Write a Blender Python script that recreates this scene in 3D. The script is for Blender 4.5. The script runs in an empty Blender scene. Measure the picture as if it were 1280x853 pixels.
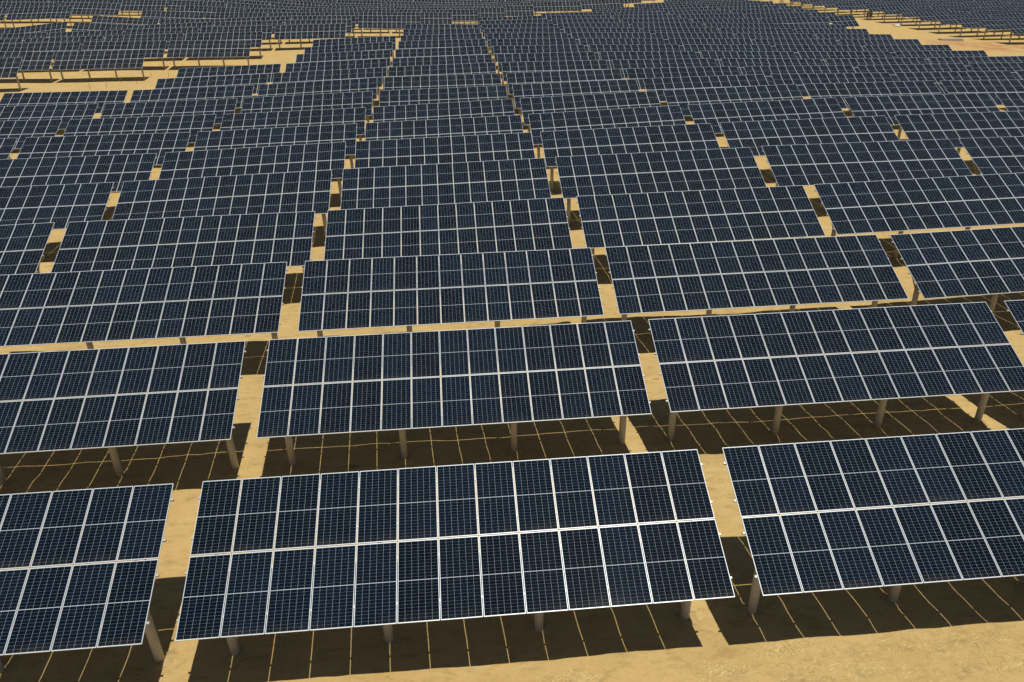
import bpy, bmesh, math, random
import numpy as np
from mathutils import Vector, Matrix

random.seed(7)
rng = np.random.default_rng(7)
S = bpy.context.scene
COL = S.collection
R = math.radians

# ------------------------------------------------------------------ camera
F_PX = 939.24
PITCH, YAW, ROLL = R(27.058), R(-4.3196), R(-1.1427)
CAM = Vector((0.341, -16.731, 14.785))
cp, sp = math.cos(PITCH), math.sin(PITCH)
c_f = Vector((0, cp, -sp)); c_u = Vector((0, sp, cp)); c_r = Vector((1, 0, 0))
cr, sr = math.cos(ROLL), math.sin(ROLL)
c_r, c_u = c_r*cr + c_u*sr, c_u*cr - c_r*sr
Zr = Matrix.Rotation(YAW, 3, 'Z')
c_r, c_u, c_f = Zr @ c_r, Zr @ c_u, Zr @ c_f
cam_d = bpy.data.cameras.new("camera")
cam = bpy.data.objects.new("camera", cam_d)
COL.objects.link(cam)
m = Matrix((c_r, c_u, -c_f)).transposed().to_4x4()
m.translation = CAM
cam.matrix_world = m
cam_d.sensor_width = 36.0
cam_d.lens = F_PX / 1280 * 36.0
cam_d.clip_start = 0.5
cam_d.clip_end = 4000
S.camera = cam

# ------------------------------------------------------------------ light
SUN = Vector((0.174, -0.238, 1.0)).normalized()
world = bpy.data.worlds.new("World"); S.world = world
world.use_nodes = True
wn = world.node_tree.nodes; wl = world.node_tree.links
sky = wn.new("ShaderNodeTexSky"); sky.sky_type = 'NISHITA'; sky.sun_disc = False
sky.sun_elevation = math.asin(SUN.z)
sky.sun_rotation = math.atan2(SUN.x, SUN.y)
sky.air_density = 1.0; sky.dust_density = 0.6
wl.new(sky.outputs[0], wn["Background"].inputs[0])
wn["Background"].inputs[1].default_value = 0.05
sl = bpy.data.lights.new("sun", 'SUN'); sl.energy = 5.0; sl.angle = R(0.5); sl.color = (1.0, 0.955, 0.86)
so = bpy.data.objects.new("sun", sl); COL.objects.link(so)
so.rotation_euler = SUN.to_track_quat('Z', 'Y').to_euler()
so.location = (40, -40, 120)
S.view_settings.view_transform = 'Standard'
S.view_settings.look = 'None'
S.view_settings.exposure = -0.34
S.view_settings.gamma = 1.0
S.view_settings.use_curve_mapping = False

# ------------------------------------------------------------------ sizes
MW, MH, GX, GY = 1.134, 2.278, 0.025, 0.030
NC = 13
TW = NC*MW + (NC-1)*GX
D = 2*MH + GY
W = TW + 0.8185

# ------------------------------------------------------------------ material helpers
def new_mat(name):
    mt = bpy.data.materials.new(name); mt.use_nodes = True
    nt = mt.node_tree
    return mt, nt, nt.nodes, nt.links, nt.nodes["Principled BSDF"]

class NB:
    def __init__(s, nt): s.nt = nt; s.n = nt.nodes; s.l = nt.links
    def put(s, sock, v):
        if isinstance(v, bpy.types.NodeSocket): s.l.new(v, sock)
        else: sock.default_value = v
    def math(s, op, a, b=None, c=None, clamp=False):
        k = s.n.new("ShaderNodeMath"); k.operation = op; k.use_clamp = clamp
        s.put(k.inputs[0], a)
        if b is not None: s.put(k.inputs[1], b)
        if c is not None: s.put(k.inputs[2], c)
        return k.outputs[0]
    def mix(s, f, a, b):
        k = s.n.new("ShaderNodeMix"); k.data_type = 'RGBA'
        s.put(k.inputs[0], f); s.put(k.inputs[6], a); s.put(k.inputs[7], b)
        return k.outputs[2]
    def noise(s, vec, scale, detail=4, rough=0.55, dist=0.0):
        k = s.n.new("ShaderNodeTexNoise"); s.l.new(vec, k.inputs["Vector"])
        k.inputs["Scale"].default_value = scale; k.inputs["Detail"].default_value = detail
        k.inputs["Roughness"].default_value = rough; k.inputs["Distortion"].default_value = dist
        return k.outputs["Fac"]
    def ramp(s, f, lo, hi):
        k = s.n.new("ShaderNodeMapRange"); k.clamp = True
        s.put(k.inputs[0], f); k.inputs[1].default_value = lo; k.inputs[2].default_value = hi
        return k.outputs[0]

def rgb(r, g, b): return (r, g, b, 1.0)

# --- photovoltaic glass: 6 x 24 half cells drawn from the module's own UV
def glass_material(name, dust_sheen):
    mt, nt, n, l, bs = new_mat(name)
    b = NB(nt)
    uv = n.new("ShaderNodeUVMap").outputs[0]
    sx = n.new("ShaderNodeSeparateXYZ"); l.new(uv, sx.inputs[0])
    u, v = sx.outputs[0], sx.outputs[1]
    # distance (in cells) to the nearest cell border
    uu = b.math('MULTIPLY', b.math('SUBTRACT', u, 0.0045), 6/0.991)
    vv = b.math('MULTIPLY', b.math('SUBTRACT', v, 0.0025), 24/0.995)
    du = b.math('PINGPONG', uu, 0.5)
    dv = b.math('PINGPONG', vv, 0.5)
    lu = b.math('LESS_THAN', du, 0.0105)
    lv = b.math('LESS_THAN', dv, 0.009)
    mid = b.math('LESS_THAN', b.math('ABSOLUTE', b.math('SUBTRACT', v, 0.5)), 0.0042)
    eu = b.math('GREATER_THAN', b.math('ABSOLUTE', b.math('SUBTRACT', u, 0.5)), 0.4955)
    ev = b.math('GREATER_THAN', b.math('ABSOLUTE', b.math('SUBTRACT', v, 0.5)), 0.4975)
    white = b.math('MAXIMUM', b.math('MAXIMUM', lu, b.math('MULTIPLY', lv, 0.9)), b.math('MAXIMUM', mid, b.math('MAXIMUM', eu, ev)))
    # fine busbar wires, 10 to a cell
    bus = b.math('LESS_THAN', b.math('PINGPONG', b.math('MULTIPLY', uu, 10), 0.5), 0.02)
    oi = n.new("ShaderNodeObjectInfo")
    geo = n.new("ShaderNodeNewGeometry")
    rnd = b.math('FRACT', b.math('ADD', oi.outputs["Random"], geo.outputs["Random Per Island"]))
    # single cells differ a little in tone
    cell = n.new("ShaderNodeCombineXYZ")
    l.new(b.math('FLOOR', uu), cell.inputs[0]); l.new(b.math('FLOOR', vv), cell.inputs[1]); l.new(rnd, cell.inputs[2])
    wnz = n.new("ShaderNodeTexWhiteNoise"); wnz.noise_dimensions = '3D'; l.new(cell.outputs[0], wnz.inputs["Vector"])
    tone = b.math('ADD', b.math('MULTIPLY', rnd, 0.6), b.math('MULTIPLY', wnz.outputs["Value"], 0.4))
    cellc = b.mix(tone, rgb(0.0009, 0.0041, 0.0086), rgb(0.0032, 0.0094, 0.0200))
    cellc = b.mix(b.math('MULTIPLY', bus, 0.03), cellc, rgb(0.30, 0.34, 0.40))
    c = b.mix(b.math('MULTIPLY', white, 0.85), cellc, rgb(0.50, 0.55, 0.60))
    # thin desert dust, thicker along the lower rim; slope panes add painted sky sheen
    gpos = geo.outputs["Position"]
    dn = b.ramp(b.noise(gpos, 0.6, 5, 0.6), 0.35, 0.8)
    rim = b.math('MULTIPLY', b.ramp(b.math('SUBTRACT', 0.12, v), 0.0, 0.14), 0.08)
    df = b.math('ADD', b.math('MULTIPLY', dn, dust_sheen), b.math('MULTIPLY', rim, dn))
    c = b.mix(df, c, rgb(0.42, 0.35, 0.23))
    l.new(c, bs.inputs["Base Color"])
    l.new(b.math('ADD', b.math('MULTIPLY', dn, 0.01), 0.03), bs.inputs["Roughness"])
    bs.inputs["IOR"].default_value = 1.29
    return mt

def plain(name, col, rough=0.6, metal=0.0, var=0.0, scale=3.0, bump=0.0):
    mt, nt, n, l, bs = new_mat(name)
    b = NB(nt)
    bs.inputs["Roughness"].default_value = rough
    bs.inputs["Metallic"].default_value = metal
    tc = n.new("ShaderNodeTexCoord").outputs["Object"]
    f = b.noise(tc, scale, 5, 0.6)
    lo = tuple(x*(1-var) for x in col); hi = tuple(min(1, x*(1+var)) for x in col)
    l.new(b.mix(f, rgb(*lo), rgb(*hi)), bs.inputs["Base Color"])
    if bump:
        bp = n.new("ShaderNodeBump"); bp.inputs["Strength"].default_value = bump; bp.inputs["Distance"].default_value = 0.02
        l.new(b.noise(tc, scale*6, 4), bp.inputs["Height"]); l.new(bp.outputs[0], bs.inputs["Normal"])
    return mt

M_GLASS = glass_material("panel_glass", 0.0025)
M_GLASS_DUST_SHEEN = glass_material("dust_and_painted_sheen_glass", 0.045)  # greyer colour paints reflected sky sheen on the slope's panes, along with dust
M_FRAME = plain("anodised_aluminium", (0.63, 0.68, 0.72), 0.42, 0.15, 0.06, 2.0)
M_BACK = plain("panel_backsheet", (0.16, 0.16, 0.16), 0.6, 0.0, 0.05, 2.0)
M_STEEL = plain("galvanised_steel", (0.42, 0.43, 0.43), 0.5, 0.5, 0.15, 6.0)
M_PILE = plain("spun_concrete", (0.47, 0.45, 0.42), 0.85, 0.0, 0.2, 4.0, 0.4)
M_WOOD = plain("weathered_wood", (0.20, 0.15, 0.10), 0.85, 0.0, 0.2, 5.0)
M_SACK = plain("white_woven_plastic", (0.70, 0.69, 0.66), 0.7, 0.0, 0.1, 8.0, 0.5)
M_SLAB = plain("pale_cast_concrete", (0.42, 0.38, 0.33), 0.9, 0.0, 0.2, 2.5, 0.4)
M_CAB = plain("dark_grey_enamel", (0.07, 0.075, 0.08), 0.45, 0.0, 0.1, 2.0)
M_SOIL = plain("disturbed_soil", (0.42, 0.295, 0.12), 0.95, 0.0, 0.3, 2.2, 0.8)
M_STRAW = plain("dry_straw", (0.68, 0.57, 0.27), 0.8, 0.0, 0.35, 0.8)

# --- sand
def sand_material():
    mt, nt, n, l, bs = new_mat("desert_sand")
    b = NB(nt)
    pos = n.new("ShaderNodeNewGeometry").outputs["Position"]
    big = b.noise(pos, 0.05, 4, 0.5)
    med = b.noise(pos, 0.45, 6, 0.6, 0.6)
    fin = b.noise(pos, 5.0, 6, 0.65)
    grit = b.noise(pos, 38.0, 3, 0.7)
    c = b.mix(b.ramp(med, 0.3, 0.72), rgb(0.505, 0.350, 0.140), rgb(0.600, 0.432, 0.182))
    c = b.mix(b.math('MULTIPLY', b.ramp(big, 0.45, 0.7), 0.5), c, rgb(0.56, 0.365, 0.130))
    c = b.mix(b.math('MULTIPLY', b.ramp(fin, 0.55, 0.78), 0.45), c, rgb(0.40, 0.27, 0.11))
    c = b.mix(b.math('MULTIPLY', b.ramp(grit, 0.60, 0.75), 0.35), c, rgb(0.33, 0.23, 0.11))
    # darker clods and scuffed patches
    mq = n.new("ShaderNodeMapping"); mq.inputs["Scale"].default_value = (0.7, 1.5, 1.0); l.new(pos, mq.inputs[0])
    clod = b.ramp(b.noise(mq.outputs[0], 2.1, 6, 0.66, 0.4), 0.50, 0.68)
    c = b.mix(b.math('MULTIPLY', clod, 0.50), c, rgb(0.30, 0.195, 0.075))
    spot = b.ramp(b.noise(mq.outputs[0], 1.1, 2, 0.5), 0.70, 0.76)
    c = b.mix(b.math('MULTIPLY', spot, 0.6), c, rgb(0.17, 0.12, 0.06))
    # straw-yellow trampled litter in streaks
    mp = n.new("ShaderNodeMapping"); mp.inputs["Scale"].default_value = (1.0, 2.6, 1.0); l.new(pos, mp.inputs[0])
    lit = b.math('MULTIPLY', b.ramp(b.noise(mp.outputs[0], 0.55, 3, 0.5, 1.0), 0.55, 0.72), b.ramp(b.noise(mp.outputs[0], 14.0, 4, 0.7), 0.45, 0.65))
    c = b.mix(b.math('MULTIPLY', lit, 0.5), c, rgb(0.60, 0.50, 0.24))
    # reddish disturbed earth beyond the right-hand end of the field
    dv = n.new("ShaderNodeVectorMath"); dv.operation = 'DISTANCE'; l.new(pos, dv.inputs[0]); dv.inputs[1].default_value = (123, 158, -5.1)
    red = b.math('MULTIPLY', b.ramp(b.math('SUBTRACT', 16.0, dv.outputs["Value"]), 0.0, 11.0), b.ramp(b.noise(pos, 0.35, 5, 0.65), 0.40, 0.60))
    c = b.mix(b.math('MULTIPLY', red, 0.8), c, rgb(0.42, 0.17, 0.085))
    l.new(c, bs.inputs["Base Color"])
    bs.inputs["Roughness"].default_value = 0.95
    bs.inputs["Specular IOR Level"].default_value = 0.15
    bp = n.new("ShaderNodeBump"); bp.inputs["Strength"].default_value = 0.7; bp.inputs["Distance"].default_value = 0.08
    h = b.math('ADD', fin, b.math('MULTIPLY', grit, 0.35))
    l.new(h, bp.inputs["Height"]); l.new(bp.outputs[0], bs.inputs["Normal"])
    return mt
M_SAND = sand_material()

# ------------------------------------------------------------------ terrain
PTS_MAIN = [
(-7.7,28.2,-3.92),(-7.7,37.6,-3.68),(-7.8,47,-3.62),(-7.8,56.5,-3.92),(-7.8,65.9,-4),(-7.8,75.3,-3.72),(-7.9,84.7,-3.44),
(-7.9,94.1,-3.34),(-7.7,103.5,-3.23),(-7.8,112.9,-2.93),(-7.8,122.3,-2.52),(-7.9,131.7,-2.44),(-7.9,141.2,-2.09),
(-8.1,150.6,-1.82),(24.2,28.2,-3.55),(24.1,37.6,-3.15),(24.1,47,-3.16),(40,37.6,-3.11),(40,47,-3.07),(39.9,56.5,-2.98),
(39.8,65.9,-3.03),(39.8,75.3,-3.22),(55.8,56.5,-3.04),(55.6,65.9,-3.14),(55.6,75.3,-3.5),(71.1,75.3,-3.72),(39.8,84.7,-3.44),
(56,84.7,-3.77),(71.6,84.7,-3.92),(39.8,94.1,-3.48),(55.7,94.1,-3.98),(71.7,94.1,-4.23),(-23.5,28.2,-3.95),(-23.6,37.6,-3.97),
(-23.7,47,-3.98),(-23.7,56.5,-4.16),(-23.6,65.9,-4.22),(-23.7,75.3,-4.06),(-23.9,84.7,-3.89),(-23.9,94.1,-3.7),
(-23.6,103.5,-3.54),(-23.6,112.9,-3.23),(-23.6,122.3,-3.1),(-23.8,131.7,-2.74),(-39.7,103.5,-3.78),(-39.6,94.1,-3.95),
(-39.5,84.7,-4.11),(7.3,28.2,-3.68),(7.4,37.6,-3.38),(7.2,47,-3.41),(7.1,56.5,-3.62),(7.2,65.9,-3.61),(7.3,75.3,-3.53),
(7.2,84.7,-3.42),(7.1,94.1,-3.13),(7.2,103.5,-3.06),(7.3,112.9,-2.8),(7.3,122.3,-2.53),(7.3,131.7,-2.38),(7.2,141.2,-2.31),
(7.1,150.6,-2.23),(-8.5,28.2,-3.94),(-24.3,28.2,-3.98),(-24.4,47,-4.02),(-24.8,103.5,-3.56),(-40.5,84.7,-4.08),
(86.8,103.5,-4.59),(86.6,112.9,-4.63),(86.7,122.3,-4.57),(86.7,131.7,-4.53),(86.5,141.2,-4.24),(86.6,150.6,-4.13),
(93,160,-2.95),(92.8,169.4,-2.94),(93.3,178.8,-2.86),(93.6,188.2,-2.62),(93.8,197.6,-2.51),(94.3,207,-2.36),(22.9,169.4,-2.03),
(26.6,178.8,-2.16),(-24,0,-3.63),(-24,9.4,-3.68),(-24,18.8,-3.79),(-8,0,-3.63),(-8,9.4,-3.68),(-8,18.8,-3.79),(8,0,-3.63),
(8,9.4,-3.68),(8,18.8,-3.79),(24,0,-3.63),(24,9.4,-3.68),(24,18.8,-3.79),
]
PTS_HILL = [
(-68.1,116.1,-2.99),(-73.4,127.3,-3.08),(-78.6,138.5,-2.64),(-83.9,149.6,-2.71),(-89.2,160.8,-2.47),(-94.5,172,-2.2),
(-71.4,138.5,-2.67),(-76.2,149.6,-2.66),(-81,160.8,-2.53),(-85.5,172,-1.13),(-94.5,194.4,1.22),(-99.3,205.5,1.59),
(-56.6,127.3,-3.3),(-60.5,138.5,-2.71),(-64.6,149.6,-2.54),(-68.6,160.8,-2.27),(-72.7,172,-2.2),(-76.5,183.2,-1.09),
(-84.3,205.5,0.94),(-45.9,138.5,-2.98),(-48.9,149.6,-2.52),(-51.9,160.8,-2.16),(-55,172,-1.95),(-58.1,183.2,-2.03),
(-61,194.4,-1.02),(-66.9,216.7,0.77),(-26.5,160.8,-2.17),(-28.1,172,-2.04),(-29.6,183.2,-1.84),(-31.2,194.4,-1.7),
(-32.7,205.5,-1.76),(-34.3,216.7,-1.85),(-35.9,227.9,-1.71),(-37.4,239.1,-1.52),(-14.2,183.2,-2.19),(-14.9,194.4,-2.07),
(-15.7,205.5,-2.05),(-16.4,216.7,-2.15),(-17.2,227.9,-2.23),(-17.9,239.1,-2.26),(-18.6,250.2,-2.01),(10.8,216.7,-2.76),
(11.3,227.9,-2.97),(11.9,239.1,-3.1),(12.4,250.2,-3.19),(12.9,261.4,-2.99),(33.1,227.9,-3.23),(34.6,239.1,-2.58),
(52,250.2,-3.21),(-67.6,116.1,-3),(-67.3,127.3,-3.27),(-52.1,127.3,-3.33),(-51.6,138.5,-2.92),(-36.6,138.5,-3.15),
(-36.6,149.6,-2.59),(-36.1,160.8,-2.21),(-21,160.8,-2.27),(-21,172,-2.17),(-20.6,183.2,-2.04),(-5.4,183.2,-2.4),
(2.3,194.4,-2.46),(2.8,216.7,-2.58),(17.8,216.7,-2.92),
]
PTS_RIGHT = [(126.2, 237.3, -4.5), (131.3, 227.9, -4.6), (131.3, 218.5, -4.85), (131.2, 209.1, -4.9), (131.4, 199.6, -5.25),
             (132, 190.2, -5.45), (132, 180.8, -5.6), (132.5, 171.4, -5.35), (132.1, 162, -5.5),
             (160, 237, -4.5), (160, 209, -4.9), (160, 180, -5.6), (160, 160, -5.5), (200, 237, -4.5), (200, 200, -5.2), (200, 170, -5.5),
             (115, 225, -4.2), (112, 190, -4.6), (112, 255, -4.2), (140, 262, -4.2), (180, 262, -4.0), (130, 282, -3.8), (180, 282, -3.4), (220, 282, -3.4)]
PTS_EXTRA = [(-32, 22.6, -4.25), (-20, 22.6, -4.3), (-8, 22.6, -4.3), (4, 22.6, -4.25), (15, 22.6, -4.1), (25, 22.6, -3.95),
             (-50, 0, -3.6), (50, 0, -3.6), (-45, 40, -4.0), (-60, 70, -4.1), (-90, 90, -3.7), (-110, 120, -2.9),
             (-130, 172, -1.2), (-130, 206, 2.4), (-150, 150, -2.0), (-100, 230, 2.0), (-70, 250, 1.4), (-40, 270, 0.2),
             (60, 20, -3.6), (60, 40, -3.2), (80, 60, -3.5), (100, 85, -4.4), (104, 105, -4.8), (112, 130, -5.1), (120, 150, -5.3),
             (0, 280, -1.6), (50, 275, -2.0), (0, -30, -3.65), (-30, -25, -3.65), (30, -25, -3.65), (80, 230, -2.3), (75, 255, -1.8)]
CP = np.array(PTS_MAIN + PTS_HILL + PTS_RIGHT + PTS_EXTRA, float)
_d = np.hypot(CP[:, None, 0]-CP[None, :, 0], CP[:, None, 1]-CP[None, :, 1])
_A = np.zeros((len(CP)+1,)*2); _A[-1, :-1] = _A[:-1, -1] = 1
def terrain(x, y):
    x = np.clip(np.asarray(x, float), -160, 225); y = np.clip(np.asarray(y, float), -32, 285)
    z = np.full(np.shape(x), _w[-1])
    for (px, py, _), w in zip(CP, _w[:-1]):
        z = z - w*np.sqrt((x-px)**2 + (y-py)**2 + 16.0)
    return z
# re-solve with the softened kernel so that it passes through the control points
_A[:-1, :-1] = -np.sqrt(_d**2 + 16.0) + np.eye(len(CP))*0.35
_w = np.linalg.solve(_A, np.append(CP[:, 2], 0))
def zt(x, y): return float(terrain(np.array([x]), np.array([y]))[0])

def axis(lo, hi, dlo, dhi, fine, grow, cap):
    a = list(np.arange(dlo, dhi+1e-6, fine)); st = fine; v = dhi
    while v < hi: st = min(st*grow, cap if v < 320 else 200); v += st; a.append(v)
    st = fine; v = dlo; l = []
    while v > lo: st = min(st*grow, cap if v > -220 else 200); v -= st; l.append(v)
    return np.array(l[::-1] + a)
def value_noise(x, y, s, seed):
    r = np.random.default_rng(seed).random((256, 256))
    X, Y = x/s, y/s; xi = np.floor(X).astype(int); yi = np.floor(Y).astype(int)
    fx, fy = X-xi, Y-yi; fx = fx*fx*(3-2*fx); fy = fy*fy*(3-2*fy)
    g = lambda i, j: r[i % 256, j % 256]
    return (g(xi, yi)*(1-fx)+g(xi+1, yi)*fx)*(1-fy) + (g(xi, yi+1)*(1-fx)+g(xi+1, yi+1)*fx)*fy
def roughness_of_ground(x, y):
    near = np.clip(1.3-np.hypot(x, y-5)/60, 0.25, 1)
    return near*((value_noise(x, y, 2.6, 1)-.5)*0.13 + (value_noise(x, y, 0.9, 2)-.5)*0.11 + (value_noise(x, y, 0.42, 3)-.5)*0.06)
gx = axis(-1500, 1500, -17, 24, 0.2, 1.07, 3.0)
gy = axis(-60, 2500, -7, 16, 0.16, 1.05, 3.0)
XX, YY = np.meshgrid(gx, gy)
ZZ = terrain(XX, YY) + roughness_of_ground(XX, YY)
nx, ny = len(gx), len(gy)
me = bpy.data.meshes.new("sand_ground")
V = np.stack([XX, YY, ZZ], -1).reshape(-1, 3)
ii = (np.arange(ny-1)[:, None]*nx + np.arange(nx-1)[None, :]).reshape(-1)
Q = np.stack([ii, ii+1, ii+1+nx, ii+nx], 1)
me.vertices.add(len(V)); me.vertices.foreach_set("co", V.ravel())
me.loops.add(Q.size); me.loops.foreach_set("vertex_index", Q.ravel().astype(np.int32))
me.polygons.add(len(Q)); me.polygons.foreach_set("loop_start", np.arange(0, Q.size, 4, dtype=np.int32))
me.polygons.foreach_set("loop_total", np.full(len(Q), 4, dtype=np.int32))
me.polygons.foreach_set("use_smooth", np.ones(len(Q), dtype=bool))
me.update(); me.validate()
me.materials.append(M_SAND)
ground = bpy.data.objects.new("sand_ground", me); COL.objects.link(ground)
ground['kind'] = 'structure'; ground['label'] = "bare yellow desert sand under and between the solar tables"

# ------------------------------------------------------------------ mesh helpers
class MB:
    def __init__(s): s.v = []; s.f = []; s.m = []; s.uv = []
    def face(s, pts, mi=0, uv=None):
        k = len(s.v); s.v += [tuple(p) for p in pts]; s.f.append(tuple(range(k, k+len(pts)))); s.m.append(mi)
        s.uv.append(uv or [(0, 0)]*len(pts))
    def box(s, lo, hi, mi=0, M=None):
        x0, y0, z0 = lo; x1, y1, z1 = hi
        c = [Vector(p) for p in ((x0,y0,z0),(x1,y0,z0),(x1,y1,z0),(x0,y1,z0),(x0,y0,z1),(x1,y0,z1),(x1,y1,z1),(x0,y1,z1))]
        if M is not None: c = [M @ p for p in c]
        k = len(s.v); s.v += [tuple(p) for p in c]
        for f in ((3,2,1,0),(4,5,6,7),(0,1,5,4),(1,2,6,5),(2,3,7,6),(3,0,4,7)):
            s.f.append(tuple(k+i for i in f)); s.m.append(mi); s.uv.append([(0, 0)]*4)
    def bar(s, a, b, w, h, mi=0):
        a, b = Vector(a), Vector(b); d = b-a; q = d.to_track_quat('Y', 'Z').to_matrix().to_4x4(); q.translation = a
        s.box((-w/2, 0, -h/2), (w/2, d.length, h/2), mi, q)
    def tube(s, a, b, r0, r1, n=16, mi=0):
        a, b = Vector(a), Vector(b); d = (b-a); q = d.to_track_quat('Z', 'Y').to_matrix()
        k = len(s.v)
        for p, r in ((a, r0), (b, r1)):
            for i in range(n): s.v.append(tuple(p + q @ Vector((r*math.cos(2*math.pi*i/n), r*math.sin(2*math.pi*i/n), 0))))
        for i in range(n):
            j = (i+1) % n; s.f.append((k+i, k+j, k+n+j, k+n+i)); s.m.append(mi); s.uv.append([(0, 0)]*4)
        s.f.append(tuple(k+n+i for i in range(n))); s.m.append(mi); s.uv.append([(0, 0)]*n)
        s.f.append(tuple(k+i for i in reversed(range(n)))); s.m.append(mi); s.uv.append([(0, 0)]*n)
    def mesh(s, name, mats, smooth=False):
        m = bpy.data.meshes.new(name); m.from_pydata(s.v, [], s.f)
        for x in mats: m.materials.append(x)
        m.polygons.foreach_set("material_index", s.m)
        u = m.uv_layers.new(name="UVMap"); u.data.foreach_set("uv", [c for f in s.uv for p in f for c in p])
        if smooth: m.polygons.foreach_set("use_smooth", [True]*len(m.polygons))
        m.update(); return m
def link(name, me_, parent=None, mat=None):
    o = bpy.data.objects.new(name, me_); COL.objects.link(o)
    if parent is not None: o.parent = parent
    if mat is not None: o.matrix_local = mat
    return o

LIP, LIPY = 0.0125, 0.0190
UVQ = [(0, 0), (1, 0), (1, 1), (0, 1)]
def pane_faces(b, mi_glass, mi_back, x=0, y=0):
    a, c = MW/2-LIP, MH/2-LIPY
    b.face([(x-a, y-c, -.003), (x+a, y-c, -.003), (x+a, y+c, -.003), (x-a, y+c, -.003)], mi_glass, UVQ)
    b.face([(x-a, y+c, -.009), (x+a, y+c, -.009), (x+a, y-c, -.009), (x-a, y-c, -.009)], mi_back)
def frame_faces(b, mi, x=0, y=0):
    a, c = MW/2, MH/2; t = .035
    b.box((x-a, y-c, -t), (x-a+LIP, y+c, 0), mi); b.box((x+a-LIP, y-c, -t), (x+a, y+c, 0), mi)
    b.box((x-a+LIP, y-c, -t), (x+a-LIP, y-c+LIPY, 0), mi); b.box((x-a+LIP, y+c-LIPY, -t), (x+a-LIP, y+c, 0), mi)

def centre(i, j, nc=NC):
    return ((i-(nc-1)/2)*(MW+GX), (j-.5)*(MH+GY))

b = MB(); pane_faces(b, 0, 1); ME_PANE = b.mesh("solar_panel", [M_GLASS, M_BACK])
b = MB(); frame_faces(b, 0); ME_FRAME = b.mesh("frame", [M_FRAME])
b = MB(); pane_faces(b, 0, 1); frame_faces(b, 2); ME_MODULE = b.mesh("solar_panel", [M_GLASS, M_BACK, M_FRAME])

def array_mesh(name, nc, glass):
    b = MB()
    for i in range(nc):
        for j in range(2):
            x, y = centre(i, j, nc); pane_faces(b, 0, 1, x, y); frame_faces(b, 2, x, y)
    return b.mesh(name, [glass, M_BACK, M_FRAME])
ME_ARRAY = {}
def get_array(nc, sheen_tint):
    k = (nc, sheen_tint)
    if k not in ME_ARRAY: ME_ARRAY[k] = array_mesh("panel_array", nc, M_GLASS_DUST_SHEEN if sheen_tint else M_GLASS)
    return ME_ARRAY[k]

POST_Y = -0.34
POST_SP = 4.563
SN = [1.79, 0.55, -0.46, -1.74]       # purlins, measured up the slope
# a kind of table: height of its centre over the ground, tilt
KIND = {'main': (3.63, R(26.76)), 'hill': (3.5, R(34.7)), 'right': (3.3, R(23.0))}
KM = {}
def kind_meshes(kind):
    if kind in KM: return KM[kind]
    h, t = KIND[kind]
    T = Matrix.Translation((0, 0, h)) @ Matrix.Rotation(t, 4, 'X')
    yt = POST_Y*math.cos(t); top = h + POST_Y*math.sin(t) - 0.42
    b = MB(); b.tube((0, 0, -0.35), (0, 0, top), 0.14, 0.14, 20); b.tube((0, 0, top-.22), (0, 0, top-.10), 0.155, 0.155, 20)
    post = b.mesh("post", [M_PILE], True)
    b = MB(); b.tube((0, 0, -0.35), (0, 0, top), 0.15, 0.15, 8); post_lo = b.mesh("post", [M_PILE], True)
    b = MB(); b.box((-.045, -1.95, -.215), (.045, 1.95, -.115)); rafter = b.mesh("rafter", [M_STEEL])
    b = MB(); b.box((-TW/2-.07, -.03, -.112), (TW/2+.07, .03, -.040)); purlin = b.mesh("purlin", [M_STEEL])
    def brace(s):
        e = T @ Vector((0, s, -.22)); e = Vector((0, e.y-yt, e.z))
        b = MB(); b.bar((0, 0, top-.95), tuple(e), .05, .05)
        return b.mesh("brace", [M_STEEL])
    b = MB(); b.box((-.10, -.10, top-.01), (.10, .10, top+.03)); b.bar((0, 0, top), (0, 0, h+POST_Y*math.sin(t)-.2), .09, .09)
    clamp = b.mesh("post_head", [M_STEEL])
    def heap(seed):
        r = random.Random(seed); b = MB(); N = 22; rings = [(0.13, .07), (.2, .055), (.31, .02), (.46, -.06)]
        ph = [[(q*(1+r.uniform(-.18, .18)) if k else q, z+(r.uniform(-.02, .02) if k < 3 else 0)) for _ in range(N)] for k, (q, z) in enumerate(rings)]
        P = [[(ph[k][i][0]*math.cos(2*math.pi*i/N), ph[k][i][0]*math.sin(2*math.pi*i/N), ph[k][i][1]) for i in range(N)] for k in range(4)]
        for k in range(3):
            for i in range(N):
                j = (i+1) % N; b.face([P[k][i], P[k+1][i], P[k+1][j], P[k][j]])
        return b.mesh("soil_footing", [M_SOIL])
    foot = heap(3)
    KM[kind] = dict(foot=foot, T=T, post=post, post_lo=post_lo, rafter=rafter, purlin=purlin, br=(brace(-1.45), brace(1.55)), clamp=clamp, yt=yt)
    return KM[kind]

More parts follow.
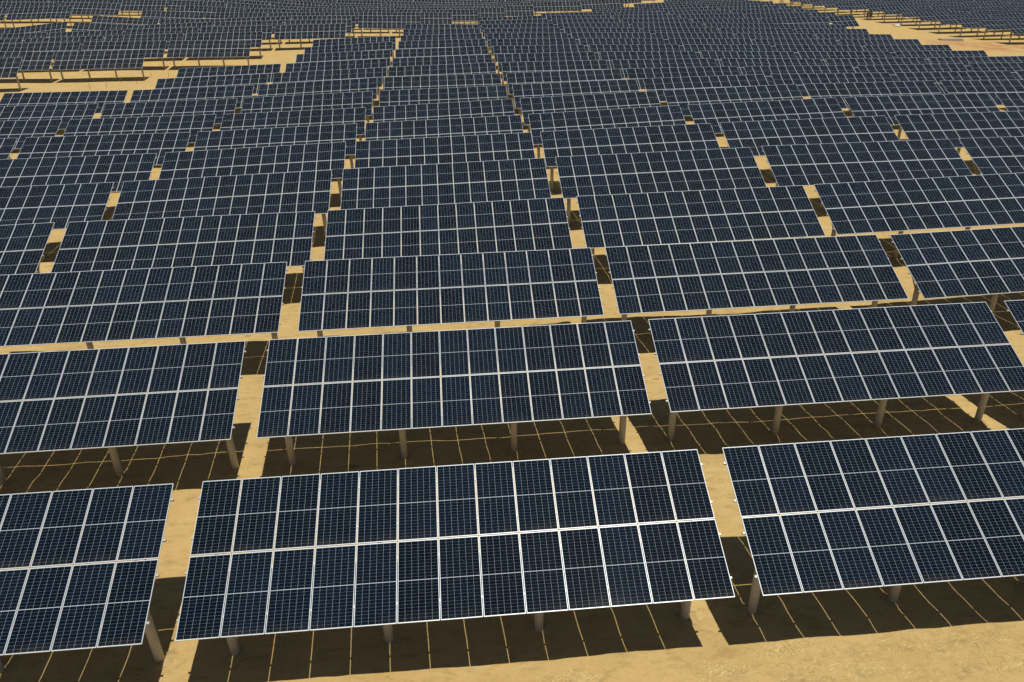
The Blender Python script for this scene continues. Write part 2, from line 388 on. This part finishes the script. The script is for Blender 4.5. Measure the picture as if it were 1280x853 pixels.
def build_table(kind, level, nc=NC):
    """level 0: panels with frames as sub-parts; 1: whole panels; 2: one panel array"""
    K = kind_meshes(kind); T = K['T']
    root = bpy.data.objects.new("solar_table", None); COL.objects.link(root); root.empty_display_size = .5
    if level < 2:
        for j in range(2):
            for i in range(nc):
                x, y = centre(i, j, nc)
                dz = random.uniform(-.002, .002)
                Mx = T @ Matrix.Translation((x, y, dz)) @ Matrix.Rotation(random.gauss(0, .0022), 4, 'X') @ Matrix.Rotation(random.gauss(0, .0016), 4, 'Y')
                o = link("solar_panel", ME_PANE if level == 0 else ME_MODULE, root, Mx)
                if level == 0: link("frame", ME_FRAME, o)
    else:
        link("panel_array", get_array(nc, kind == 'hill'), root, T)
    n = 4 if nc == NC else 2
    sp_ = POST_SP
    for i in range(n):
        x = (i-(n-1)/2)*sp_
        link("post", K['post'] if level < 2 else K['post_lo'], root, Matrix.Translation((x, K['yt'], 0)))
        if level < 2:
            link("rafter", K['rafter'], root, T @ Matrix.Translation((x, 0, 0)))
            link("post_head", K['clamp'], root, Matrix.Translation((x, K['yt'], 0)))
            if level == 0:
                link("soil_footing", K['foot'], root, Matrix.Translation((x, K['yt'], 0)) @ Matrix.Rotation(random.uniform(0, 6), 4, 'Z'))
                for q in (0, 1): link("brace", K['br'][q], root, Matrix.Translation((x, K['yt'], 0)))
    if level < 2 and nc == NC:
        for s in SN: link("purlin", K['purlin'], root, T @ Matrix.Translation((0, s, 0)))
    return root
def copy_tree(o, parent=None):
    c = o.copy(); COL.objects.link(c)
    if parent is not None: c.parent = parent
    for ch in o.children: copy_tree(ch, c)
    return c

# ------------------------------------------------------------------ where every table stands
ORD = ['front', 'second', 'third', 'fourth', 'fifth', 'sixth', 'seventh', 'eighth', 'ninth', 'tenth', 'eleventh', 'twelfth',
       'thirteenth', 'fourteenth', 'fifteenth', 'sixteenth', 'seventeenth', 'eighteenth', 'nineteenth', 'twentieth',
       'twenty-first', 'twenty-second', 'twenty-third', 'twenty-fourth', 'twenty-fifth', 'twenty-sixth', 'twenty-seventh',
       'twenty-eighth', 'twenty-ninth', 'thirtieth']
NTH = ['first'] + ORD[1:]
tables = []    # dict(kind, x, y, z, slope, nc, label bits)
JX = {(1, -1): -.08, (1, 0): .075, (2, -1): -.07, (2, 0): .05, (2, 2): .1}
def first_last(r):
    c0 = -9
    if r > 9: c0 = -2
    if r > 11: c0 = -1
    if r > 14: c0 = 0
    if r > 16: c0 = 1
    if r > 18: c0 = 2
    if r > 19: c0 = 3
    if r > 21: c0 = 4
    if r > 23: c0 = 5
    c1 = 9 if r < 11 else 5
    return c0, c1
for r in range(0, 27):
    y = {1: 9.473, 2: 18.809}.get(r, 9.41*r)
    c0, c1 = first_last(r)
    for c in range(c0, c1+1):
        x = c*W - 0.04 - 0.016*r + JX.get((r, c), random.uniform(-.04, .04))
        tables.append(dict(kind='main', x=x, y=y, nc=NC, r=r, c=c))
    if r >= 17:
        tables.append(dict(kind='main', x=5*W-.04-.016*r + TW/2 + .8 + (5*MW+4*GX)/2, y=y, nc=5, r=r, c=6))
XR = {0: -67.6, 1: -52.1, 2: -36.46, 3: -36.5, 4: -21.0, 5: -20.9, 6: -5.46, 7: 2.27, 8: 9.6, 9: 17.7, 10: 27.2, 11: 43.5, 12: 59.5, 13: 68, 14: 76}
for k in range(0, 15):
    y = 116.12 + 11.176*k
    for c in range(0, 16):
        x = XR[k] - TW/2 - c*15.62
        u = (x-CAM.x)/(y-CAM.y)            # bare strips seen between the rows of the slope
        if k == 5 and u < -0.499: continue
        if k == 6 and u < -0.435: continue
        if k == 7 and -0.438 < u < -0.355: continue
        if k == 8 and -0.355 < u < -0.285: continue
        tables.append(dict(kind='hill', x=x, y=y, nc=NC, r=k, c=c))
for j in range(-7, 12):
    y = 237.3 - 9.41*j
    xl = 131.6 if j > 0 else 126.2
    for c in range(0, 8):
        tables.append(dict(kind='right', x=xl + TW/2 + c*W, y=y, nc=NC, r=j, c=c))

def px_of(p):
    d = Vector(p) - CAM; z = d.dot(c_f)
    if z < 1: return None
    return 640 + F_PX*d.dot(c_r)/z, 426.5 - F_PX*d.dot(c_u)/z, z
keep = []
for t in tables:
    h, tl = KIND[t['kind']]
    half = TW/2 if t['nc'] == NC else 3
    zl, zr = zt(t['x']-half*.8, t['y']), zt(t['x']+half*.8, t['y'])
    t['slope'] = math.atan2(zr-zl, half*1.6); t['z'] = (zl+zr)/2
    if t['kind'] == 'main' and t['r'] < 3 and abs(t['x']) < 30: t['z'], t['slope'] = (-3.63, -3.68, -3.79)[t['r']], 0.0
    a = px_of((t['x']-half, t['y'], t['z']+h)); e = px_of((t['x']+half, t['y'], t['z']+h))
    if a is None or e is None: continue
    mgn = 230 if t['y'] < 60 else 30
    if e[0] < -mgn or a[0] > 1280+mgn or min(a[1], e[1]) < -14: continue
    t['dep'] = (a[2]+e[2])/2
    t['cut'] = e[0] < 0 or a[0] > 1280
    keep.append(t)
keep.sort(key=lambda t: t['dep'])
# left-most kept column index per far row, for wording
seen = [t for t in keep if not t['cut']]
named = seen[:300]
named_ids = {id(t) for t in named}
edge = [t for t in keep if t['cut'] and t['y'] < 60]
rest = [t for t in keep if id(t) not in named_ids and not (t['cut'] and t['y'] < 60)]

def label_of(t):
    r, c = t['r'], t['c']
    if t['kind'] == 'main':
        if (r, c) == (0, 0): return "nearest solar table, wholly in view in the front row, thirteen panel columns wide"
        if (r, c) == (0, 1): return "solar table at the right end of the front row, cut by the photo's edge"
        if (r, c) == (0, -1): return "solar table at the lower left corner, front row, cut by the photo's edge"
        row = "the %s row" % ORD[r] + (" from the front" if r else "")
        if t['nc'] < NC: return "short five column solar table ending %s at the sandy track" % row
        if c == 0: return "dark blue solar table in %s, between the two aisles" % row
        if c < 0: return "dark blue solar table in %s, %s left of left aisle" % (row, NTH[-c-1])
        return "dark blue solar table in %s, %s right of right aisle" % (row, NTH[c-1])
    if t['kind'] == 'hill':
        return "greyish solar table on the left slope, %s row there, %s from right end" % (ORD[r] if r else 'front', NTH[c])
    return "far solar table in upper right block, %s row there, %s from left" % (ORD[11-r], NTH[c])
GROUP = {'main': 'solar tables of the main field', 'hill': 'solar tables on the left slope', 'right': 'solar tables of the upper right block'}
protos = {}
for t in named + edge:
    level = 0 if t['dep'] < 62 else (1 if t['dep'] < 128 and t['kind'] == 'main' and t['nc'] == NC else 2)
    if t['cut']: level = max(level, 1)
    key = (t['kind'], level, t['nc'], random.randrange(3) if level < 2 else 0)
    if key not in protos:
        protos[key] = build_table(t['kind'], level, t['nc']); o = protos[key]
    else:
        o = copy_tree(protos[key])
    o.location = (t['x'], t['y'], t['z'] )
    o.rotation_euler = (max(-.012, min(.012, random.gauss(0, .005))) if level < 2 else 0, -t['slope'] + (random.gauss(0, .0015) if t['y'] > 5 else 0), random.gauss(0, .0015) if t['y'] > 5 else 0)
    o['label'] = label_of(t); o['category'] = 'solar table'; o['group'] = GROUP[t['kind']]

# what is left fades into rows nobody could count: one object
def merged(name, ts):
    vs = []; fs = []; mi = []; uv = []; off = 0
    cache = {}
    for t in ts:
        key = (t['kind'], t['nc'])
        if key not in cache:
            K = kind_meshes(t['kind']); b = MB()
            for i in range(t['nc']):
                for j in range(2):
                    x, y = centre(i, j, t['nc']); pane_faces(b, 1 if t['kind'] == 'hill' else 0, 2, x, y); frame_faces(b, 3, x, y)
            v = np.array([tuple(K['T'] @ Vector(p)) for p in b.v]); n0 = len(v)
            b2 = MB(); h, tl = KIND[t['kind']]; n = 4 if t['nc'] == NC else 2
            for i in range(n): b2.tube(((i-(n-1)/2)*POST_SP, K['yt'], -.35), ((i-(n-1)/2)*POST_SP, K['yt'], h-.3), .15, .15, 6, 4)
            cache[key] = (np.vstack([v, np.array(b2.v)]), b.f + [tuple(i+n0 for i in f) for f in b2.f], b.m + b2.m, b.uv + b2.uv)
        v, f, m_, u_ = cache[key]
        Mx = np.array(Matrix.Rotation(-t['slope'], 3, 'Y'))
        vs.append(v @ Mx.T + np.array([t['x'], t['y'], t['z']]))
        fs += [tuple(i+off for i in q) for q in f]; off += len(v); mi += m_; uv += u_
    m = bpy.data.meshes.new(name); m.from_pydata(np.vstack(vs).tolist(), [], fs)
    for x in (M_GLASS, M_GLASS_DUST_SHEEN, M_BACK, M_FRAME, M_PILE): m.materials.append(x)
    m.polygons.foreach_set("material_index", mi)
    l = m.uv_layers.new(name="UVMap"); l.data.foreach_set("uv", [c for f in uv for p in f for c in p])
    m.update(); return link(name, m)
if rest:
    o = merged("solar_field", rest); o['kind'] = 'stuff'; o['category'] = 'solar field'
    o['label'] = "farthest rows of solar tables packed together along the top of the photo"
print("tables kept", len(keep), "named", len(named), "edge", len(edge), "rest", len(rest), "depth of last named", named[-1]['dep'])

# ------------------------------------------------------------------ small things
def ground_at(px, py, z0=-3.6):
    d = c_f + c_r*((px-640)/F_PX) - c_u*((py-426.5)/F_PX)
    z = z0
    for _ in range(25):
        s = (z-CAM.z)/d.z; p = CAM + d*s; z = 0.5*z + 0.5*zt(p.x, p.y)
    return Vector((p.x, p.y, zt(p.x, p.y)))
def zt_fast(x, y):
    i = int(np.clip(np.searchsorted(gx, x)-1, 0, nx-2)); j = int(np.clip(np.searchsorted(gy, y)-1, 0, ny-2))
    fx, fy = (x-gx[i])/(gx[i+1]-gx[i]), (y-gy[j])/(gy[j+1]-gy[j])
    return float((ZZ[j, i]*(1-fx)+ZZ[j, i+1]*fx)*(1-fy) + (ZZ[j+1, i]*(1-fx)+ZZ[j+1, i+1]*fx)*fy)
# thin marker stakes on the bare strip below the left slope
stakes = [(112.5, 112.4, 'left end'), (133.5, 110, 'second'), (152, 104, 'third'), (171, 104.6, 'fourth'), (189.5, 97, 'fifth'), (211, 96, 'sixth')]
for (px, py, w), wd in zip(stakes, ('leftmost', 'second from left', 'third from left', 'third from right', 'second from right', 'rightmost')):
    p = ground_at(px, py)
    b = MB(); b.tube((0, 0, -.2), (0.02, 0.01, 1.0), .035, .03, 8); b.tube((0.02, .01, 1.0), (.021, .01, 1.06), .03, .008, 8)
    o = link("marker_stake", b.mesh("marker_stake", [M_WOOD])); o.location = p; o.rotation_euler = (random.gauss(0, .05), random.gauss(0, .05), 0)
    o['label'] = "thin dark stake in the sand below the left slope, %s of the six" % wd; o['category'] = 'stake'; o['group'] = 'stakes on the left sandy strip'
# dry straw trampled into the sand in front of the first row
b = MB()
heaps = [(985, 812, .8), (1060, 818, 1.1), (1130, 806, 1.0), (905, 838, .9), (1215, 802, 1.2), (1010, 843, 1.2), (1180, 838, 1.3), (720, 849, .8), (1262, 830, 1.0), (1090, 838, .7)]
hp = [(ground_at(px, py), sg) for px, py, sg in heaps]
for k in range(1900):
    if rng.random() < .86:
        h, sg = hp[rng.integers(len(hp))]; x, y = h.x + rng.normal(0, sg*.6), h.y + rng.normal(0, sg*.2)
    else: x, y = rng.uniform(-6, 18), rng.uniform(-6.6, -3.0)
    a = rng.uniform(0, math.pi); L = rng.uniform(.06, .26); w = rng.uniform(.002, .0045)
    zz = hp[0][0].z*0 + zt_fast(x, y) + .003
    dx, dy = math.cos(a)*L/2, math.sin(a)*L/2; nx_, ny_ = -math.sin(a)*w, math.cos(a)*w; up = rng.uniform(0, .012)
    b.face([(x-dx-nx_, y-dy-ny_, zz), (x+dx-nx_, y+dy-ny_, zz+up), (x+dx+nx_, y+dy+ny_, zz+up+.004), (x-dx+nx_, y-dy+ny_, zz+.004)])
o = link("straw_litter", b.mesh("straw_litter", [M_STRAW])); o['kind'] = 'stuff'; o['label'] = "dry straw scattered over the sand in front of the first row"
# white sack lying on the track
p = ground_at(1121, 33.5, -5)
bm = bmesh.new(); bmesh.ops.create_uvsphere(bm, u_segments=20, v_segments=12, radius=1)
for v in bm.verts:
    v.co.x *= .95*(1+.08*math.sin(5*v.co.y)); v.co.y *= .55; v.co.z = max(v.co.z, -.55)*.38*(1+.15*math.sin(4*v.co.x+1)) + .18
m_ = bpy.data.meshes.new("sack"); bm.to_mesh(m_); bm.free(); m_.materials.append(M_SACK)
m_.polygons.foreach_set("use_smooth", [True]*len(m_.polygons))
o = link("sack", m_); o.location = p; o.rotation_euler = (0, 0, -.6)
o['label'] = "white bulging sack lying on the sandy track by the upper right block"; o['category'] = 'sack'
# concrete footing block sunk in the track
p = ground_at(1188, 51, -5)
b = MB(); b.box((-2.6, -.9, -.3), (2.6, .9, .42)); b.box((-2.3, -.7, .42), (2.3, .7, .50))
m_ = b.mesh("concrete_block", [M_SLAB]); o = link("concrete_block", m_); o.location = p; o.rotation_euler = (0, 0, -.12)
o['label'] = "long low pale concrete block on the sandy track, upper right"; o['category'] = 'concrete block'
# electrical cabinet standing among the posts of the right block
p = ground_at(1086, 23.5, -3)
root = bpy.data.objects.new("electrical_cabinet", None); COL.objects.link(root); root.location = p
root['label'] = "dark electrical cabinet on legs under the upper right solar block"; root['category'] = 'electrical cabinet'
b = MB(); b.box((-.75, -.35, .5), (.75, .35, 1.9)); b.box((-.8, -.4, 1.9), (.8, .4, 1.96)); link("cabinet_body", b.mesh("cabinet_body", [M_CAB]), root)
b = MB(); b.box((-.68, -.372, .56), (.68, -.352, 1.84)); d_ = link("door", b.mesh("door", [M_CAB]), root)
b = MB(); b.box((.5, -.41, 1.1), (.54, -.374, 1.3)); link("handle", b.mesh("handle", [M_STEEL]), d_)
for sx_ in (-.65, .65):
    b = MB(); b.box((sx_-.05, -.3, -.2), (sx_+.05, .3, .498)); link("leg", b.mesh("leg", [M_STEEL]), root)
